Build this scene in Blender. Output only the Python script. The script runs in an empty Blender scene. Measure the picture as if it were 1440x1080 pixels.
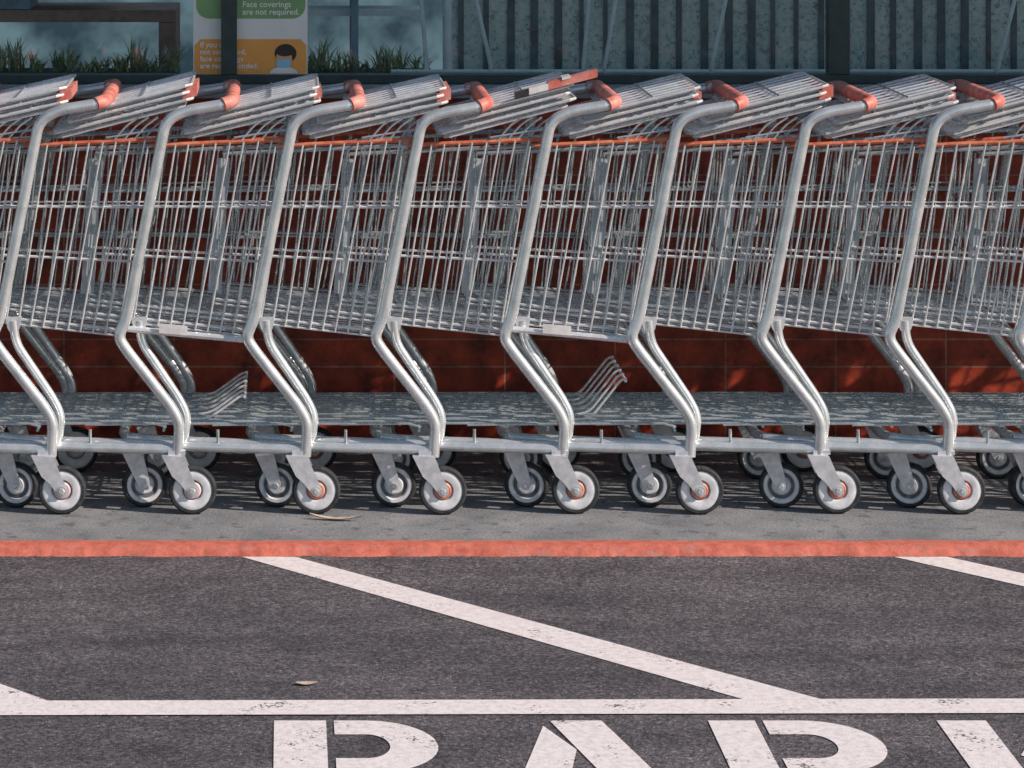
import bpy, math, random
from mathutils import Vector, Matrix
random.seed(7)
S=bpy.context.scene
C=S.collection
S.view_settings.view_transform='Standard'
S.view_settings.look='None'
S.view_settings.exposure=0

# ------------------------------------------------------------ materials
def new_mat(name):
    m=bpy.data.materials.new(name); m.use_nodes=True
    nt=m.node_tree; b=nt.nodes['Principled BSDF']
    return m,nt,b
def N(nt,t,**k):
    n=nt.nodes.new(t)
    for a,v in k.items(): setattr(n,a,v)
    return n
def coords(nt,scale=(1,1,1)):
    g=N(nt,'ShaderNodeNewGeometry'); mp=N(nt,'ShaderNodeMapping')
    mp.inputs['Scale'].default_value=scale
    nt.links.new(g.outputs['Position'],mp.inputs['Vector'])
    return mp.outputs['Vector']
def noise(nt,vec,scale,detail=4,rough=.6):
    n=N(nt,'ShaderNodeTexNoise'); n.inputs['Scale'].default_value=scale
    n.inputs['Detail'].default_value=detail; n.inputs['Roughness'].default_value=rough
    nt.links.new(vec,n.inputs['Vector']); return n.outputs['Fac']
def ramp(nt,fac,stops):
    r=N(nt,'ShaderNodeValToRGB'); e=r.color_ramp.elements
    while len(e)<len(stops): e.new(.5)
    for i,(p,c) in enumerate(stops):
        e[i].position=p; e[i].color=(c[0],c[1],c[2],1)
    nt.links.new(fac,r.inputs['Fac']); return r.outputs['Color']
def mix(nt,fac,a,b,bt='MIX'):
    m=N(nt,'ShaderNodeMix',data_type='RGBA',blend_type=bt)
    for sock,v in ((m.inputs[0],fac),(m.inputs[6],a),(m.inputs[7],b)):
        if isinstance(v,bpy.types.NodeSocket): nt.links.new(v,sock)
        elif isinstance(v,(int,float)): sock.default_value=v
        else: sock.default_value=(v[0],v[1],v[2],1)
    return m.outputs[2]
def bump(nt,b,h,strength,dist):
    n=N(nt,'ShaderNodeBump'); n.inputs['Strength'].default_value=strength
    n.inputs['Distance'].default_value=dist
    nt.links.new(h,n.inputs['Height']); nt.links.new(n.outputs[0],b.inputs['Normal'])
def noisy(name,c1,c2,scale=30,rough=.5,metal=0,lo=.35,hi=.65,rvar=None,bmp=None):
    m,nt,b=new_mat(name); v=coords(nt)
    f=noise(nt,v,scale)
    nt.links.new(ramp(nt,f,[(lo,c1),(hi,c2)]),b.inputs['Base Color'])
    b.inputs['Roughness'].default_value=rough; b.inputs['Metallic'].default_value=metal
    if rvar:
        r=ramp(nt,noise(nt,v,scale*2.3),[(.3,(rvar[0],)*3),(.7,(rvar[1],)*3)])
        nt.links.new(r,b.inputs['Roughness'])
    if bmp: bump(nt,b,noise(nt,v,bmp[0]),bmp[1],bmp[2])
    return m
M={}
M['zinc']=noisy('zinc_metal',(.60,.66,.68),(.80,.84,.86),22,.3,.58,rvar=(.20,.30))
M['wire']=noisy('shaded_zinc_wire',(.42,.50,.53),(.64,.71,.73),35,.3,.68,rvar=(.20,.34))  # darker teal base puts the shade of inner wires into the colour
M['outer']=noisy('sunlit_zinc_wire',(.66,.70,.72),(.86,.88,.89),35,.3,.42,rvar=(.20,.32))  # lighter copy of the wire, sunlight on the near side put into its colour
M['orange']=noisy('orange_coated_rim',(.50,.10,.05),(.72,.26,.14),40,.45)
M['grip']=noisy('sun_faded_red_grip',(.58,.13,.09),(.76,.36,.31),25,.5,lo=.38,hi=.7)
M['tyre']=noisy('rubber',(.012,.016,.018),(.045,.05,.052),60,.75)
M['hub']=noisy('grey_hub',(.60,.63,.66),(.82,.82,.84),45,.4)
M['hub_dark']=noisy('hub_groove',(.06,.07,.075),(.16,.18,.19),60,.6)
M['cap']=noisy('orange_cap',(.50,.12,.07),(.75,.30,.20),60,.5)
M['cap_pink']=noisy('pink_cap',(.6,.42,.44),(.75,.58,.6),60,.5)
M['plast']=noisy('grey_plastic',(.34,.40,.43),(.52,.56,.59),18,.4)
M['fork']=noisy('galvanised_fork',(.54,.58,.62),(.76,.78,.82),50,.35,.4)
M['white']=noisy('white_plastic',(.6,.6,.6),(.8,.8,.8),30,.5)
M['black']=noisy('black_plastic',(.015,.015,.015),(.04,.04,.04),30,.5)
MN=list(M.keys())

# ------------------------------------------------------------ mesh builder
class Part:
    def __init__(s): s.v=[];s.f=[];s.m=[]
    def add(s,v,f,mat):
        o=len(s.v); s.v+=[tuple(a) for a in v]; s.f+=[tuple(i+o for i in q) for q in f]; s.m+=[mat]*len(f)
def rnd(pts,rad,seg=5):
    pts=[Vector(p) for p in pts]; out=[pts[0]]
    for i in range(1,len(pts)-1):
        a,b,c=pts[i-1],pts[i],pts[i+1]
        d1=(a-b);d2=(c-b); r=min(rad,d1.length*.48,d2.length*.48)
        p=b+d1.normalized()*r; q=b+d2.normalized()*r
        for k in range(seg+1):
            t=k/seg; out.append(p*(1-t)**2+b*2*t*(1-t)+q*t*t)
    out.append(pts[-1]); return out
def tube(P,pts,r,mat,n=8,rad=0,seg=5):
    pts=rnd(pts,rad,seg) if rad else [Vector(p) for p in pts]
    T=[]
    for i in range(len(pts)):
        a=pts[max(0,i-1)];b=pts[min(len(pts)-1,i+1)]; T.append((b-a).normalized() if (b-a).length>1e-6 else Vector((1,0,0)))
    u=T[0].orthogonal().normalized(); vs=[];fs=[]
    for i,p in enumerate(pts):
        u=(u-T[i]*u.dot(T[i])).normalized(); w=T[i].cross(u)
        for k in range(n):
            a=2*math.pi*k/n; vs.append(p+(u*math.cos(a)+w*math.sin(a))*r)
    for i in range(len(pts)-1):
        for k in range(n):
            a=i*n+k;b=i*n+(k+1)%n; fs.append((a,b,b+n,a+n))
    fs.append(tuple(range(n))[::-1]); fs.append(tuple(range(len(vs)-n,len(vs))))
    P.add(vs,fs,mat)
def box(P,lo,hi,mat):
    x0,y0,z0=lo;x1,y1,z1=hi
    v=[Vector(p) for p in((x0,y0,z0),(x1,y0,z0),(x1,y1,z0),(x0,y1,z0),(x0,y0,z1),(x1,y0,z1),(x1,y1,z1),(x0,y1,z1))]
    P.add(v,[(3,2,1,0),(4,5,6,7),(0,1,5,4),(1,2,6,5),(2,3,7,6),(3,0,4,7)],mat)
def prism_y(P,poly,y0,y1,mat):
    n=len(poly); v=[(x,y0,z) for x,z in poly]+[(x,y1,z) for x,z in poly]
    f=[tuple(range(n)),tuple(range(2*n-1,n-1,-1))]+[(i+n,(i+1)%n+n,(i+1)%n,i) for i in range(n)]
    P.add(v,f,mat)
def lathe(P,c,prof,mat,n=40):
    vs=[];fs=[]
    for r,y in prof:
        for k in range(n):
            a=2*math.pi*k/n; vs.append((c[0]+max(r,.0003)*math.cos(a),c[1]+y,c[2]+max(r,.0003)*math.sin(a)))
    for i in range(len(prof)-1):
        for k in range(n):
            a=i*n+k;b=i*n+(k+1)%n; fs.append((a,b,b+n,a+n))
    P.add(vs,fs,mat)
def mesh_obj(name,P,mats,parent=None,smooth=True,loc=None,sharp=35):
    me=bpy.data.meshes.new(name); me.from_pydata(P.v,[],P.f)
    for m in mats: me.materials.append(m)
    me.polygons.foreach_set('material_index',P.m)
    if smooth:
        me.polygons.foreach_set('use_smooth',[True]*len(P.f))
        me.set_sharp_from_angle(angle=math.radians(sharp))
    me.update()
    o=bpy.data.objects.new(name,me); C.objects.link(o)
    if parent: o.parent=parent
    if loc: o.location=loc
    return o
IDX={k:i for i,k in enumerate(MN)}
Z=IDX['zinc'];WI=IDX['wire'];WO=IDX['outer']

# ------------------------------------------------------------ cart
W=.5
def wheel(P,c,rear,capm):
    r=.0595 if rear else .056
    lathe(P,c,[(r-.011,-.0135),(r-.005,-.0135),(r-.001,-.009),(r,-.004),(r,.004),(r-.001,.009),(r-.005,.0135),(r-.011,.0135)],IDX['tyre'])
    k=r-.011
    if rear:
        lathe(P,c,[(.0240,-.006),(.027,-.0105),(.036,-.0125),(k-.004,-.0125),(k,-.011)],IDX['hub'])
        lathe(P,c,[(.0215,-.008),(.0240,-.006)],IDX['hub_dark'])
        lathe(P,c,[(0,-.012),(.018,-.012),(.0215,-.009)],capm)
    else:
        lathe(P,c,[(.033,-.007),(.036,-.012),(k-.002,-.0125),(k,-.011)],IDX['hub'])
        lathe(P,c,[(.024,-.006),(.033,-.006)],IDX['hub_dark'])
        lathe(P,c,[(0,-.011),(.020,-.011),(.024,-.006)],IDX['hub'])
    lathe(P,c,[(0,.012),(k,.012)],IDX['hub'])
def build_cart(i,X):
    e=bpy.data.objects.new('shopping_cart',None); C.objects.link(e); e.location=(X,random.uniform(-.006,.006),0)
    e.empty_display_size=.2
    rr=random.Random(i*13+5)
    F=Part();B=Part();T=Part();G=Part();H=Part();R=Part();Q=Part()
    wx=.177+rr.uniform(-.008,.016)
    dz=rr.uniform(-.004,.004)
    for side in (0,1):
        Y=lambda y,s=side: (W-y) if s else y
        # main post
        pts=[(.275,Y(.03),1.012+dz),(.262,Y(.002),1.008+dz),(.165,Y(0),.992+dz),(.117,Y(0),.968),(.104,Y(0),.90),(.022,Y(0),.485),(.000,Y(0),.435),(.022,Y(0),.402),(.132,Y(0),.262),(.152,Y(0),.225),(.147,Y(0),.142)]
        tube(F,pts,.0138,Z,14,.035,7)
        # inner support strut
        pts=[(.050,Y(.045),.470),(.055,Y(.045),.415),(.150,Y(.04),.275),(.170,Y(.035),.235),(.162,Y(.03),.178),(.140,Y(.02),.160)]
        tube(F,pts,.0115,Z,12,.03,6)
        prism_y(F,[(.030,.478),(.070,.478),(.066,.452),(.058,.436),(.046,.436),(.036,.452)],Y(.045)-.008,Y(.045)+.008,IDX['fork'])
        # lower side tube
        pts=[(.155,Y(.002),.158),(-.10,Y(.024),.160),(-.56,Y(.078),.168),(-.61,Y(.10),.17)]
        tube(F,pts,.0125,Z,12,.04)
        # small tray bracket
        tube(F,[(-.07,Y(.02),.168),(-.07,Y(.02),.204)],.004,WI,6)
        # rear fork
        y0=Y(0)
        for s in(-1,1):
            yy=y0+s*.0185
            prism_y(F,[(wx-.076,.148),(wx-.022,.144),(wx+.004,.085),(wx+.014,.066),(wx+.013,.053),(wx+.004,.046),(wx-.008,.049),(wx-.030,.078),(wx-.050,.096)],yy-.0014,yy+.0014,IDX['fork'])
        box(F,(wx-.074,y0-.017,.141),(wx-.024,y0+.017,.147),IDX['fork'])
        box(F,(wx-.060,y0-.012,.147),(wx-.018,y0+.012,.157),IDX['fork'])
        lathe(F,(wx,y0,.0595),[(0,-.026),(.006,-.026),(.008,-.024),(.008,-.0199)],Z,6)
        lathe(F,(wx,y0,.0595),[(.0,-.0215),(.0125,-.0215),(.0125,-.0199)],Z,16)
        wheel(R,(wx,y0,.0595),True,IDX['cap_pink'] if i in(-1,0) else IDX['cap'])
        # front swivel caster
        fx=-.567+rr.uniform(-.014,.014); fy=Y(.082); sw=rr.uniform(-.3,.3)
        Tm=Part()
        wheel(Tm,(0,0,.056),False,0)
        for s in(-1,1):
            yy=s*.0185
            prism_y(Tm,[(-.056,.138),(-.006,.138),(.008,.085),(.013,.06),(.008,.046),(-.006,.045),(-.016,.056),(-.034,.092)],yy-.0014,yy+.0014,IDX['fork'])
        box(Tm,(-.054,-.017,.1335),(-.008,.017,.139),IDX['fork'])
        lathe(Tm,(0,0,.056),[(0,-.025),(.006,-.025),(.0075,-.023),(.0075,-.0199)],Z,6)
        tube(Tm,[(-.031,0,.139),(-.031,0,.16)],.012,Z,10)
        Rm=Matrix.Rotation(sw,3,'Z')
        vv=[Rm@(Vector(p)-Vector((-.031,0,0)))+Vector((-.031+fx,fy,0)) for p in Tm.v]
        o=len(R.v); R.v+=[tuple(a) for a in vv]; R.f+=[tuple(a+o for a in q) for q in Tm.f]; R.m+=Tm.m
        # basket side
        def pt(u,v):
            xt=.098-u*.79; xb=.0-u*.715
            zt=.921-.055*(.098-xt); zb=.448-.09*xb
            y=.020+.075*u+.014*(1-v)
            return (xb+(xt-xb)*v, Y(y), zb+(zt-zb)*v)
        ws=WO if side==0 else WI  # near side gets the sunlit copy, far side the shaded one
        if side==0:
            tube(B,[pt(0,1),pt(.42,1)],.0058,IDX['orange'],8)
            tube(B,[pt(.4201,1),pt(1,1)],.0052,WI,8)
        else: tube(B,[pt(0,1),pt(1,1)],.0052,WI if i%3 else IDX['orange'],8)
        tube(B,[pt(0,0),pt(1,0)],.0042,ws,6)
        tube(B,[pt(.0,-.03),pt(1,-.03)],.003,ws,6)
        for v in(.36,.645): 
            tube(B,[pt(0,v),pt(1,v)],.0036,ws,6)
        if i%2: tube(B,[pt(0,.672),pt(1,.672)],.0022,ws,5)
        nw=23 if side==0 else 17
        for k in range(nw+1):
            u=k/nw; u2=u+rr.uniform(-.003,.003)
            a=Vector(pt(u,-.03)); b=Vector(pt(u2,1)); yo=.0045*(1 if side==0 else -1)
            a.y-=yo;b.y-=yo
            mid=(a+b)/2+Vector((rr.uniform(-.0015,.0015),0,0))
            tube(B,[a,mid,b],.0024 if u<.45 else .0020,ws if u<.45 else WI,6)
        if side==0: # flat front corner plate
            a=Vector(pt(1,.04));b=Vector(pt(1,.97)); h=.016
            B.add([(a.x-h,a.y,a.z),(a.x+h,a.y,a.z),(b.x+h,b.y,b.z),(b.x-h,b.y,b.z),(a.x-h,a.y+.003,a.z),(a.x+h,a.y+.003,a.z),(b.x+h,b.y+.003,b.z),(b.x-h,b.y+.003,b.z)],
              [(0,1,2,3),(7,6,5,4),(0,4,5,1),(1,5,6,2),(2,6,7,3),(3,7,4,0)],IDX['plast'])
    # front cross tube of base
    tube(F,[(-.61,.098,.17),(-.625,.14,.172),(-.625,W-.14,.172),(-.61,W-.098,.17)],.0125,Z,10,.03)
    # basket front and floor
    def zb(x): return .448-.09*x
    for k in range(6):
        y=.115+k*(W-.23)/5
        tube(B,[(-.692,y,.872),(-.715,y,.50)],.0023,WI,6)
    for z,x in((.878,-.692),(.74,-.70),(.62,-.708),(.505,-.716)):
        tube(B,[(x,.1,z),(x,W-.1,z)],.0035,WI,6)
    for k in range(12):
        t=k/11; y0=.04+t*(W-.08); y1=.115+t*(W-.23)
        tube(B,[(.0,y0,zb(0)-.008),(-.715,y1,zb(-.715)-.008)],.0025,WI,5)
    for k in range(7):
        x=-k*.115; ins=.036+.075*(-x/.715)
        tube(B,[(x,ins,zb(x)-.003),(x,W-ins,zb(x)-.003)],.003,WI,5)
    if i in(1,4): # maker plate at bottom edge
        prism_y(B,[(-.215,.444),(-.145,.438),(-.145,.461),(-.215,.467)],.012,.015,IDX['white'])
        tube(B,[(.0,.022,.425),(-.30,.03,.452)],.008,WO,8)
    # tray
    nt_=14
    for k in range(nt_):
        y0=.045+k*.0315
        if k in(0,nt_-1): x1=-.40
        elif k in(1,nt_-2): x1=-.50
        else: x1=-.57
        tube(T,[(.118,y0,.206),(.085,y0,.2145),(-.2,y0,.2135),(x1,y0,.2110)],.0032,WI,6)
    for x,ins,z in((.112,.02,.202),(-.30,.05,.206),(-.565,.09,.204)):
        tube(T,[(x,ins,z),(x,W-ins,z)],.004,WI,6)
    if i in(1,4):
        hh=.10 if i==4 else .06
        for k in range(6):
            y=.08+k*.064
            tube(T,[(-.145,y,.216),(-.090,y,.222),(-.015,y,.216+hh),(.0,y,.220+hh)],.0032,WO,6,.02,3)
        tube(T,[(-.004,.07,.2155+hh),(-.004,.41,.2155+hh)],.004,WO,6)
    # folded rear gate + child seat, stacked on top
    j=rr.uniform(-.008,.008)
    x0g,x1g,z0g,z1g=-.165+rr.uniform(-.01,.01),.182,.932,1.020+j
    def gp(t,y,off): return (x0g+(x1g-x0g)*t,y,z0g+(z1g-z0g)*t+off)
    def panel(t0,t1,y0,y1,off,nl,nc,r,fr=.0045):
        tube(G,[gp(t0,y0+.02,off),gp(t0+.03,y0,off),gp(t1-.04,y0,off),gp(t1,y0+.015,off),gp(t1,y1-.015,off),gp(t1-.04,y1,off),gp(t0+.03,y1,off),gp(t0,y1-.02,off),gp(t0,y0+.02,off)],fr,WO,6)
        for k in range(1,nl):
            y=y0+(y1-y0)*k/nl; tube(G,[gp(t0,y,off),gp(t1,y,off)],r,WO,5)
        for k in range(1,nc):
            tube(G,[gp(t0+(t1-t0)*k/nc,y0,off+.004),gp(t0+(t1-t0)*k/nc,y1,off+.004)],r,WI,5)
    panel(0,1,.035,W-.035,0,12,4,.0028,.004)
    panel(.05,.94,.045,W-.045,-.014,11,3,.0026,.0038)
    panel(.10,.97,.040,W-.040,.018,10,3,.003,.004)
    panel(.30,.99,.050,W-.05,.034,7,2,.003,.0038)
    def slat(t0,t1,y0,y1,off,th,mat):
        a=[gp(t0,y0,off),gp(t1,y0,off),gp(t1,y1,off),gp(t0,y1,off)]
        b=[gp(t0,y0,off+th),gp(t1,y0,off+th),gp(t1,y1,off+th),gp(t0,y1,off+th)]
        G.add(a+b,[(3,2,1,0),(4,5,6,7),(0,1,5,4),(1,2,6,5),(2,3,7,6),(3,0,4,7)],mat)
    slat(.14,.95,.06,.115,.0245,.004,IDX['plast'])
    slat(.16,.93,.155,.225,.0245,.004,IDX['plast'])
    slat(.20,.91,.27,.36,.0245,.004,IDX['plast'])
    slat(.02,.30,.40,.46,.006,.004,IDX['plast'])
    if i in(-1,0,2,5,7): slat(.93,1.03,.06,.30,.002,.026,IDX['grip'])
    elif i in (1,4,6): slat(.96,1.02,.10,.40,.002,.014,IDX['grip'])
    if i in(3,):
        slat(.80,1.16,.03,.075,.040,.018,IDX['grip']); slat(.66,.80,.03,.075,.040,.016,IDX['white'])
        slat(.56,.66,.03,.075,.038,.014,IDX['black']); slat(.90,.96,.028,.08,.055,.007,IDX['white'])
    # side loops of the child seat
    for y in(.028,W-.028):
        for k in range(4):
            x=.02+k*.024
            tube(G,[(x-.035,y,.915),(x,y,.955),(x+.03,y,.975)],.0026,WI,5,.012,3)
        tube(G,[(-.03,y,.925),(.10,y,.945)],.003,WI,5)
    # handle bar
    tube(H,[(.280,.045,1.014+dz),(.280,W-.045,1.014+dz)],.0132,Z,12)
    tube(H,[(.280,.05,1.014+dz),(.280,W-.05,1.014+dz)],.0172,IDX['grip'],16)
    for s in(0,1):
        Y=lambda y,s=s:(W-y) if s else y
        tube(H,[(.258,Y(.001),1.0075+dz),(.275,Y(.010),1.0125+dz),(.280,Y(.03),1.014+dz),(.280,Y(.052),1.014+dz)],.0168,IDX['grip'],16,.02)
    mats=[M[k] for k in MN]
    mesh_obj('frame',F,mats,e); mesh_obj('basket',B,mats,e); mesh_obj('bottom_tray',T,mats,e)
    mesh_obj('folded_gate_and_child_seat',G,mats,e); mesh_obj('handle',H,mats,e); mesh_obj('wheels',R,mats,e)
    return e
for i in range(-3,11):
    build_cart(i,-.407+.3158*i+random.uniform(-.004,.004))

# ------------------------------------------------------------ ground
def asphalt_nodes(nt,b):
    v=coords(nt)
    big=noise(nt,v,1.3,3); fine=noise(nt,v,120,4,.75); med=noise(nt,v,14,5)
    base=ramp(nt,fine,[(.34,(.022,.023,.029)),(.48,(.098,.096,.108)),(.60,(.20,.19,.20)),(.70,(.42,.39,.395))])
    patch=ramp(nt,med,[(.3,(.76,.76,.78)),(.7,(1.17,1.16,1.16))])
    c=mix(nt,1.0,base,patch,'MULTIPLY')
    p2=ramp(nt,big,[(.35,(.78,.79,.82)),(.65,(1.15,1.13,1.13))])
    c=mix(nt,1.0,c,p2,'MULTIPLY')
    st=ramp(nt,noise(nt,coords(nt,(.35,2.2,1)),3.0,4),[(.38,(.78,.78,.81)),(.6,(1.08,1.07,1.07))])
    c=mix(nt,1.0,c,st,'MULTIPLY')
    vo=N(nt,'ShaderNodeTexVoronoi'); vo.inputs['Scale'].default_value=95
    nt.links.new(v,vo.inputs['Vector'])
    chips=ramp(nt,vo.outputs['Distance'],[(.12,(1,1,1)),(.25,(0,0,0))])
    rare=ramp(nt,noise(nt,v,40,2),[(.58,(0,0,0)),(.64,(1,1,1))])
    ch=mix(nt,1.0,chips,rare,'MULTIPLY')
    c=mix(nt,ch,c,(.52,.46,.46))
    vc=N(nt,'ShaderNodeTexVoronoi',feature='DISTANCE_TO_EDGE'); vc.inputs['Scale'].default_value=.55
    wv=N(nt,'ShaderNodeVectorMath',operation='ADD')
    nn=N(nt,'ShaderNodeTexNoise'); nn.inputs['Scale'].default_value=6; nn.inputs['Detail'].default_value=6
    nt.links.new(v,nn.inputs['Vector']); sc=N(nt,'ShaderNodeVectorMath',operation='SCALE'); sc.inputs['Scale'].default_value=.35
    nt.links.new(nn.outputs['Color'],sc.inputs[0]); nt.links.new(v,wv.inputs[0]); nt.links.new(sc.outputs[0],wv.inputs[1])
    nt.links.new(wv.outputs[0],vc.inputs['Vector'])
    crk=ramp(nt,vc.outputs['Distance'],[(.0,(1,1,1)),(.003,(0,0,0))])
    gate=ramp(nt,noise(nt,v,.9,2),[(.52,(0,0,0)),(.60,(.8,.8,.8))])
    c=mix(nt,mix(nt,1.0,crk,gate,'MULTIPLY'),c,(.03,.027,.03))
    return v,c,fine,vo
m_as,nt,b=new_mat('asphalt')
v,c,fine,vo=asphalt_nodes(nt,b)
nt.links.new(c,b.inputs['Base Color']); b.inputs['Roughness'].default_value=.85
bump(nt,b,fine,1.0,.009)
m_pt,nt,b=new_mat('worn_white_paint')
v,c,fine,vo=asphalt_nodes(nt,b)
wear=noise(nt,v,120,4,.7); wear2=noise(nt,v,9,5)
ad=N(nt,'ShaderNodeMath',operation='ADD'); nt.links.new(wear,ad.inputs[0]); nt.links.new(wear2,ad.inputs[1])
msk=ramp(nt,ad.outputs[0],[(.74,(0,0,0)),(.83,(1,1,1))])
pc=ramp(nt,noise(nt,v,60,4),[(.3,(.66,.62,.63)),(.6,(.84,.80,.80))])
nt.links.new(mix(nt,msk,c,pc),b.inputs['Base Color']); b.inputs['Roughness'].default_value=.7
bump(nt,b,fine,.5,.003)

def sheet(name,polys,z,mat):
    P=Part()
    for poly in polys: P.add([(x,y,z) for x,y in poly],[tuple(range(len(poly)))],0)
    o=mesh_obj(name,P,[mat],None,False)
    for p in o.data.polygons:
        if p.normal.z<0: p.flip()
    return o
GZ=-.02
sheet('ground',[[(-600,-600),(600,-600),(600,600),(-600,600)]],GZ-.0015,m_as)
def dl(x):
    k=.862
    return [(x,-.368),(x+.125,-.368),(x+.125+k*1.24,-1.608),(x-.03+k*1.24,-1.608)]
polys=[dl(-.10+1.533*q) for q in(-3,-2,-1,0,1,2)]
marks=sheet('hatched_bay_marking',polys,GZ,m_pt)
sheet('painted_border_line',[[(-8,-1.640),(8,-1.517),(8,-1.617),(-8,-1.740)]],GZ+.0015,m_pt)
def arc(cx,cy,rx,ry,a0,a1,n=20):
    return [(cx+rx*math.cos(math.radians(a0+(a1-a0)*k/n)),cy+ry*math.sin(math.radians(a0+(a1-a0)*k/n))) for k in range(n+1)]
T0=-1.715; TB=-2.34
def bowl_faces(x0,top,bot,xr):
    cy=(top+bot)/2; ry=(top-bot)/2; cx=xr-.135
    outer=[(x0,top)]+arc(cx,cy,.135,ry,90,-90)+[(x0,bot)]
    inner=[(x0,top-.092)]+arc(cx,cy,.045,ry-.092,90,-90)+[(x0,bot+.092)]
    return [[outer[k],outer[k+1],inner[k+1],inner[k]] for k in range(len(outer)-1)]
L=[]
L+= [[(-.02,T0),(.080,T0),(.080,TB),(-.02,TB)]]+bowl_faces(.095,T0,-2.05,.288)
cA=.555
L+= [[(cA-.045,T0),(cA+.055,T0),(cA+.180,TB),(cA+.08,TB)],[(cA-.060,T0-.035),(cA-.010,T0-.19),(cA-.08,TB),(cA-.18,TB)],[(cA-.03,-2.14),(cA+.03,-2.14),(cA+.045,-2.22),(cA-.045,-2.22)]]
L+= [[(.815,T0),(.905,T0),(.905,TB),(.815,TB)]]+bowl_faces(.92,T0,-2.05,1.125)
L+= [[(.98,-2.07),(1.07,-2.07),(1.14,TB),(1.04,TB)]]
L+= [[(1.255,T0),(1.350,T0),(1.350,TB),(1.255,TB)],[(1.46,T0),(1.57,T0),(1.435,-2.02),(1.365,-1.94)],[(1.40,-2.04),(1.47,-1.96),(1.60,TB),(1.49,TB)]]
sheet('painted_parking_lettering',L,GZ+.0003,m_pt)

# sidewalk (slab) and kerb
m_sw,nt,b=new_mat('sidewalk_concrete'); v=coords(nt)
c=ramp(nt,noise(nt,v,5,6,.65),[(.3,(.15,.165,.18)),(.7,(.31,.32,.33))])
c=mix(nt,1.0,c,ramp(nt,noise(nt,v,150,4,.75),[(.3,(.62,.62,.62)),(.7,(1.25,1.25,1.25))]),'MULTIPLY')
c=mix(nt,ramp(nt,noise(nt,v,22,4),[(.56,(0,0,0)),(.70,(.8,.8,.8))]),c,(.08,.08,.09))
nt.links.new(c,b.inputs['Base Color']); b.inputs['Roughness'].default_value=.85
bump(nt,b,noise(nt,v,120),.6,.005)
P=Part()
for k in range(6):
    a=-9.85+3*k+.0; box(P,(a+.004,-.288,-.15),(a+2.996,.80,0),0)
mesh_obj('sidewalk',P,[m_sw],None,False)
P=Part(); box(P,(-9,-.287,-.15),(8.0,.8,-.008),0)
m_j=noisy('joint_dirt',(.04,.04,.04),(.08,.08,.08),50,.9)
mesh_obj('sidewalk_joint_bed',P,[m_j],None,False)
m_kb,nt,b=new_mat('red_kerb_paint'); v=coords(nt)
c=ramp(nt,noise(nt,v,35,5,.7),[(.30,(.38,.085,.055)),(.62,(.60,.17,.12))])
wr=ramp(nt,noise(nt,coords(nt,(.5,2,1)),30,6,.75),[(.54,(0,0,0)),(.66,(.7,.7,.7))])
c=mix(nt,wr,c,(.32,.22,.20))
nt.links.new(c,b.inputs['Base Color']); b.inputs['Roughness'].default_value=.8
bump(nt,b,noise(nt,v,90),.5,.004)
P=Part(); n=1400
from mathutils import noise as mn
vs=[]
for k in range(n+1):
    x=-9+17*k/n
    w=mn.noise(Vector((x*9,0,0)))*.007+mn.noise(Vector((x*50,3,0)))*.005
    w2=mn.noise(Vector((x*7,9,0)))*.008+mn.noise(Vector((x*40,5,0)))*.006
    vs+=[(x,-.290+w2,.001),(x,-.330+w*.5,.002),(x,-.346+w,-.004+w*.3),(x,-.354+w*1.3,-.016),(x,-.364+w*2,-.028)]
fs=[]
for k in range(n):
    for j in range(4):
        a=k*5+j; fs.append((a,a+1,a+6,a+5))
P.add(vs,fs,0)
ok=mesh_obj('kerb',P,[m_kb],None,True,sharp=60)

# ------------------------------------------------------------ storefront building
store=bpy.data.objects.new('storefront_building',None); C.objects.link(store)
WY=.80
m_tile,nt,b=new_mat('terracotta_wall_tile')
g=N(nt,'ShaderNodeNewGeometry'); sp=N(nt,'ShaderNodeSeparateXYZ'); cb=N(nt,'ShaderNodeCombineXYZ')
nt.links.new(g.outputs['Position'],sp.inputs[0]); nt.links.new(sp.outputs['X'],cb.inputs['X']); nt.links.new(sp.outputs['Z'],cb.inputs['Y'])
br=N(nt,'ShaderNodeTexBrick'); br.offset=0; br.squash=1
br.inputs['Scale'].default_value=1; br.inputs['Brick Width'].default_value=.300; br.inputs['Row Height'].default_value=.0745
br.inputs['Mortar Size'].default_value=.0026; br.inputs['Mortar Smooth'].default_value=.2; br.inputs['Bias'].default_value=0
br.inputs['Color1'].default_value=(.42,.062,.026,1); br.inputs['Color2'].default_value=(.30,.044,.020,1); br.inputs['Mortar'].default_value=(.40,.22,.17,1)
nt.links.new(cb.outputs[0],br.inputs['Vector'])
v=coords(nt)
c=mix(nt,1.0,br.outputs['Color'],ramp(nt,noise(nt,v,16,6,.7),[(.3,(.25,.23,.23)),(.68,(1.4,1.25,1.2))]),'MULTIPLY')
nt.links.new(c,b.inputs['Base Color']); b.inputs['Roughness'].default_value=.5
bump(nt,b,br.outputs['Fac'],.6,-.003)
m_frame=noisy('dark_green_window_frame',(.020,.040,.042),(.035,.06,.062),30,.4)
m_sill=noisy('grey_metal_sill',(.17,.21,.22),(.24,.28,.29),12,.45,.2)
m_fas=noisy('grey_stucco',(.35,.35,.34),(.45,.44,.43),20,.9)
def sb(name,lo,hi,mat):
    P=Part(); box(P,lo,hi,0); return mesh_obj(name,P,[mat],store,False)
sb('tile_wall',(-9,WY,-.1),(8.0,WY+.16,.955),m_tile)
sb('sill',(-9,WY-.035,.957),(8.0,WY+.16,.992),m_sill)
sb('bottom_rail',(-9,WY+.012,.994),(8.0,WY+.07,1.016),m_frame)
sb('top_rail',(-9,WY+.012,2.60),(8.0,WY+.07,2.66),m_frame)
sb('fascia',(-9,WY-.02,2.663),(8.0,WY+.2,3.2),m_fas)
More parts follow.
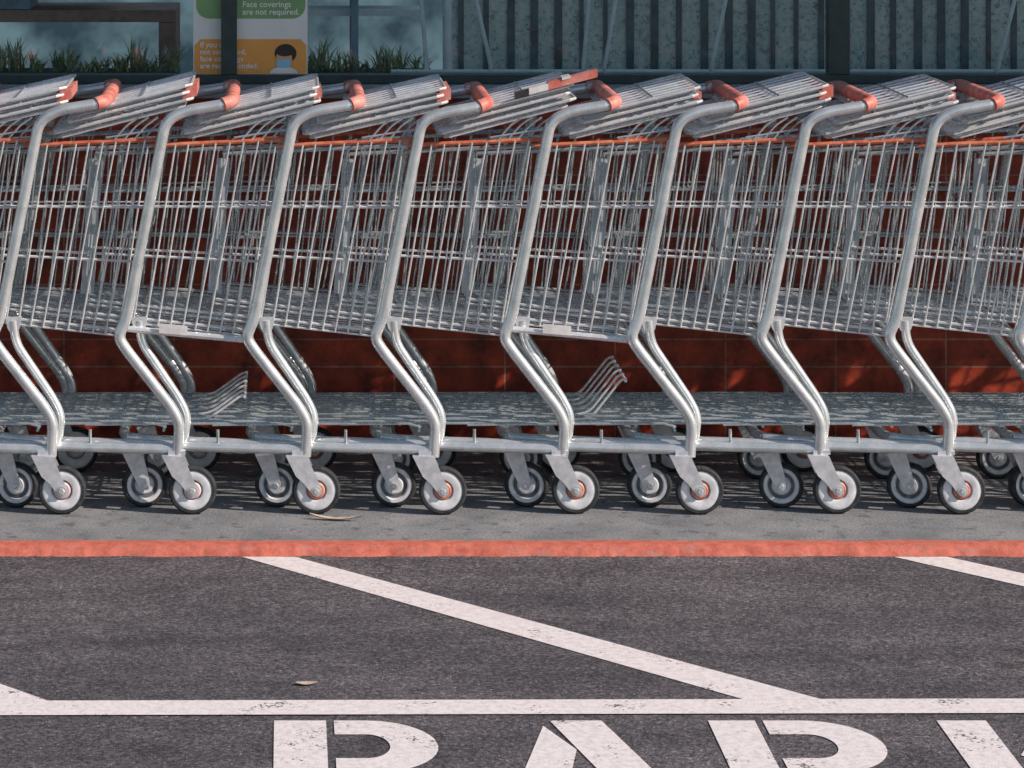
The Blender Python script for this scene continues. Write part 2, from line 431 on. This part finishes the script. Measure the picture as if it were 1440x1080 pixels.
sb('added_sun_blocker',(-9,-.64,2.70),(8.0,WY-.023,2.78),m_fas)  # added out of view to keep sun off the wall and the carts' rear
mull=[(-.151,.043),(1.512,.056),(3.17,.056),(4.83,.056),(6.5,.056),(-1.81,.056),(-3.47,.056),(-5.1,.056),(-6.8,.056)]
for k,(x,w) in enumerate(mull):
    sb('mullion',(x-w/2,WY+.010,1.018),(x+w/2,WY+.072,2.598),m_frame)
m_gl,nt,b=new_mat('window_glass'); nt.nodes.remove(b)
tr=N(nt,'ShaderNodeBsdfTransparent'); tr.inputs['Color'].default_value=(.92,1,1,1)
gs=N(nt,'ShaderNodeBsdfGlossy'); gs.inputs['Roughness'].default_value=.02; gs.inputs['Color'].default_value=(.85,.95,1,1)
fr=N(nt,'ShaderNodeFresnel'); fr.inputs['IOR'].default_value=1.6
ms=N(nt,'ShaderNodeMixShader'); out=nt.nodes['Material Output']
nt.links.new(fr.outputs[0],ms.inputs[0]); nt.links.new(tr.outputs[0],ms.inputs[1]); nt.links.new(gs.outputs[0],ms.inputs[2]); nt.links.new(ms.outputs[0],out.inputs['Surface'])
P=Part(); P.add([(-9,WY+.04,1.0),(8.0,WY+.04,1.0),(8.0,WY+.04,2.65),(-9,WY+.04,2.65)],[(0,1,2,3)],0)
mesh_obj('window_glass',P,[m_gl],store,False)
# made-up interior, built in place of the reflections in the glass
m_navy=noisy('reflected_navy',(.03,.08,.12),(.22,.38,.46),3.2,.6,lo=.4,hi=.62)
m_floor=noisy('interior_floor',(.12,.13,.13),(.2,.2,.2),5,.5)
sb('reflected_backdrop',(-9,2.6,0),(8.0,2.7,3.0),m_navy)
sb('interior_floor',(-9,WY+.16,-.1),(8.0,2.6,.0),m_floor)
m_spk,nt,b=new_mat('speckled_green_panel'); v=coords(nt)
c=ramp(nt,noise(nt,v,75,5,.75),[(.36,(.22,.31,.30)),(.46,(.66,.74,.70)),(.60,(.90,.91,.85))])
c=mix(nt,1.0,c,ramp(nt,noise(nt,v,4,4),[(.3,(.75,.78,.8)),(.7,(1.1,1.05,1.0))]),'MULTIPLY')
nt.links.new(c,b.inputs['Base Color']); b.inputs['Roughness'].default_value=.7
m_slat=noisy('dark_green_slat',(.04,.08,.09),(.10,.16,.17),18,.5)
m_pale=noisy('pale_reflected_pole',(.70,.76,.76),(.86,.88,.88),30,.4)
m_brown=noisy('reflected_brown',(.16,.08,.06),(.36,.19,.13),14,.6)
part=bpy.data.objects.new('reflected_slat_panel',None); C.objects.link(part)  # slatted panel imitating the striped reflection in the right windows
P=Part()
box(P,(.475,1.66,.02),(6.2,1.69,1.34),0)
x=.52
r3=random.Random(11)
while x<6.1:
    w=r3.choice([.012,.016,.022]); box(P,(x,1.646,.03),(x+w,1.658,1.33),1); x+=.072+r3.uniform(-.004,.004)
mesh_obj('panel',P,[m_spk,m_slat],part,False)
rk=bpy.data.objects.new('reflected_poles',None); C.objects.link(rk)  # made-up poles imitating pale slanted lines reflected in the glass
P=Part()
for a,bb in (((.365,1.10,1.45),(.40,1.10,1.02)),((.49,1.09,1.42),(.58,1.09,1.02)),((.875,1.08,1.44),(.84,1.08,1.02)),((.97,1.08,1.44),(.90,1.08,1.02)),((1.26,1.08,1.3),(1.20,1.08,1.02)),((2.1,1.08,1.4),(2.0,1.08,1.0))):
    tube(P,[a,bb,(bb[0],bb[1],.02)],.006,0,8)
tube(P,[(.3,1.09,1.003),(2.9,1.09,1.003)],.006,0,8)
tube(P,[(.40,1.10,1.60),(.46,1.10,1.60),(.463,1.10,.02)],.011,0,8)
mesh_obj('poles',P,[m_pale],rk)
# shelves / planter on the left, standing in for reflected bands and greenery
sh=bpy.data.objects.new('reflected_bands',None); C.objects.link(sh)
P=Part()
box(P,(-3,1.5,1.115),(-.32,1.9,1.150),0); box(P,(-3,1.5,.02),(-2.95,1.9,1.5),0); box(P,(-.37,1.5,.02),(-.32,1.9,1.113),0)
box(P,(-2.2,1.52,1.152),(-.75,1.85,1.20),1); box(P,(-1.1,1.5,1.202),(-.5,1.8,1.235),0)
box(P,(-.25,1.7,1.12),(.42,1.9,1.14),2); box(P,(-.1,1.75,1.19),(.40,1.95,1.205),2)
box(P,(.20,1.6,.02),(.22,1.9,1.5),1)
mesh_obj('reflected_boards',P,[m_brown,m_navy,m_pale],sh,False)
m_leaf=noisy('plant_leaf',(.10,.15,.05),(.46,.42,.18),30,.55)
m_pot=noisy('reflected_planter_box',(.03,.035,.035),(.06,.06,.06),20,.6)
def reflected_planter(x0,x1,y,seed):  # made-up box of leaves for the plants mirrored in the window
    e=bpy.data.objects.new('reflected_plants',None); C.objects.link(e)
    P=Part(); box(P,(x0,y-.1,.02),(x1,y+.1,.995),0); mesh_obj('reflected_planter',P,[m_pot],e,False)
    rr=random.Random(seed); P=Part(); x=x0+.02
    while x<x1-.02:
        cl=rr.uniform(.035,.10)
        for k in range(34):
            a=rr.uniform(0,2*math.pi); h=cl*rr.uniform(.5,1.15); sp_=rr.uniform(.015,.07)
            bx=x+rr.uniform(-.02,.02);by=y+rr.uniform(-.05,.05)
            d=Vector((math.cos(a),math.sin(a),0)); s=Vector((-d.y,d.x,0))*.003
            p0=Vector((bx,by,.992));p1=p0+d*sp_*.4+Vector((0,0,h*.65));p2=p0+d*sp_+Vector((0,0,h))
            P.add([p0-s,p0+s,p1+s*.8,p1-s*.8,p2],[(0,1,2,3),(3,2,4)],0)
        x+=rr.uniform(.03,.065)
    mesh_obj('leaves',P,[m_leaf],e,False)
reflected_planter(-2.6,-.30,1.22,4); reflected_planter(.04,.42,1.22,9)

# posters on the glass
def flat(name,poly,y,mat,parent):
    P=Part(); P.add([(x,y,z) for x,z in poly],[tuple(range(len(poly)))],0)
    return mesh_obj(name,P,[mat],parent,False)
m_pw=noisy('poster_white',(.76,.78,.78),(.84,.85,.85),8,.5)
m_po=noisy('poster_orange',(.82,.36,.08),(.88,.42,.10),8,.5)
m_pg=noisy('poster_green',(.20,.38,.17),(.24,.45,.19),8,.5)
m_tx=noisy('poster_text',(.86,.86,.84),(.88,.88,.87),8,.5)
m_skin=noisy('poster_skin',(.64,.38,.23),(.7,.42,.26),8,.5)
m_hair=noisy('poster_hair',(.03,.02,.02),(.05,.035,.03),8,.5)
m_mask=noisy('poster_mask',(.28,.56,.76),(.32,.6,.8),8,.5)
po=bpy.data.objects.new('notice_poster',None); C.objects.link(po)
PY=WY+.036
def rrect(x0,x1,z0,z1,r=.015,n=5):
    out=[]
    for cx,cz,a in((x1-r,z0+r,-90),(x1-r,z1-r,0),(x0+r,z1-r,90),(x0+r,z0+r,180)):
        out+=[(cx+r*math.cos(math.radians(a+90*k/n)),cz+r*math.sin(math.radians(a+90*k/n))) for k in range(n+1)]
    return out
X0,X1=-.249,.063
def el(cx,cz,rx,rz,a0=0,a1=360,n=28): return [(cx+rx*math.cos(math.radians(a0+(a1-a0)*k/n)),cz+rz*math.sin(math.radians(a0+(a1-a0)*k/n))) for k in range(n+1)]
flat('sheet',[(X0,1.0165),(X1,1.0165),(X1,1.46),(X0,1.46)],PY,m_pw,po)
flat('orange_panel',[(X0+.003,1.0175),(X1-.003,1.0175),(X1-.003,1.095),(X1-.02,1.112),(X0+.02,1.112),(X0+.003,1.095)],PY-.001,m_po,po)
flat('green_panel',rrect(X0+.008,X1-.006,1.168,1.40,.035),PY-.001,m_pg,po)
flat('hair',el(.003,1.073,.030,.026)[:-1],PY-.002,m_hair,po)
flat('face',el(-.001,1.058,.022,.028)[:-1],PY-.0025,m_skin,po)
flat('fringe',el(.001,1.078,.025,.013)[:-1],PY-.003,m_hair,po)
flat('mask',rrect(-.022,.018,1.034,1.056,.008),PY-.003,m_mask,po)
flat('shoulders',el(-.002,1.0185,.038,.018,0,180),PY-.0028,m_pw,po)
def text(s,x,z,size):
    cu=bpy.data.curves.new('poster_text','FONT'); cu.body=s; cu.size=size; cu.space_line=.92; cu.materials.append(m_tx); cu.offset=.0003
    o=bpy.data.objects.new('poster_text',cu); C.objects.link(o); o.parent=po; o.location=(x,PY-.0035,z); o.rotation_euler=(math.pi/2,0,0)
text('If you are\nnot vaccinated,\nface coverings\nare recommended.',X0+.018,1.090,.0208)
text('Face coverings\nare not required.',-.115,1.200,.0225)

# fallen leaves on the ground
m_dl=noisy('dry_leaf',(.42,.33,.26),(.62,.52,.44),60,.7)
def leaf(x,y,z,L_,w,a,curl):
    P=Part(); vs=[];n=8
    for k in range(n+1):
        t=k/n; ww=w*math.sin(math.pi*min(1,t*.95+.03))**.7
        for s in(-1,0,1):
            lx=(t-.5)*L_; ly=s*ww
            vs.append((x+lx*math.cos(a)-ly*math.sin(a),y+lx*math.sin(a)+ly*math.cos(a),z+curl*((t-.5)**2*4)+abs(s)*curl*.4+.002))
    fs=[]
    for k in range(n):
        for j in range(2): a0=k*3+j; fs.append((a0,a0+1,a0+4,a0+3))
    P.add(vs,fs,0); mesh_obj('fallen_leaf',P,[m_dl],None,True)
leaf(.125,-.075,0,.13,.010,-.2,.010)
leaf(.045,-1.46,GZ,.045,.012,.1,.002)

# ------------------------------------------------------------ light
EL,AZ=34,113
w=bpy.data.worlds.new('World'); S.world=w; w.use_nodes=True
nt=w.node_tree; bg=nt.nodes['Background']; sk=nt.nodes.new('ShaderNodeTexSky'); sk.sky_type='NISHITA'; sk.sun_disc=False
sk.sun_elevation=math.radians(EL); sk.sun_rotation=math.radians(AZ); sk.air_density=1.1; sk.dust_density=.7
nt.links.new(sk.outputs[0],bg.inputs[0]); bg.inputs[1].default_value=.10
sl=bpy.data.lights.new('sun','SUN'); sl.energy=5; sl.angle=math.radians(.5); sl.color=(1,.85,.75)
so=bpy.data.objects.new('sun',sl); C.objects.link(so)
az=math.radians(AZ);e_=math.radians(EL)
d=Vector((math.sin(az)*math.cos(e_),math.cos(az)*math.cos(e_),math.sin(e_)))
so.rotation_euler=d.to_track_quat('Z','Y').to_euler(); so.location=d*10

# ------------------------------------------------------------ camera
cd=bpy.data.cameras.new('camera'); co=bpy.data.objects.new('camera',cd); C.objects.link(co)
co.location=(0,-7.8,1.72); co.rotation_euler=(math.pi/2,0,0)
cd.sensor_width=36; cd.lens=4446/1440*36; cd.shift_x=320/1440; cd.shift_y=-798/1440; cd.clip_end=2000
S.camera=co
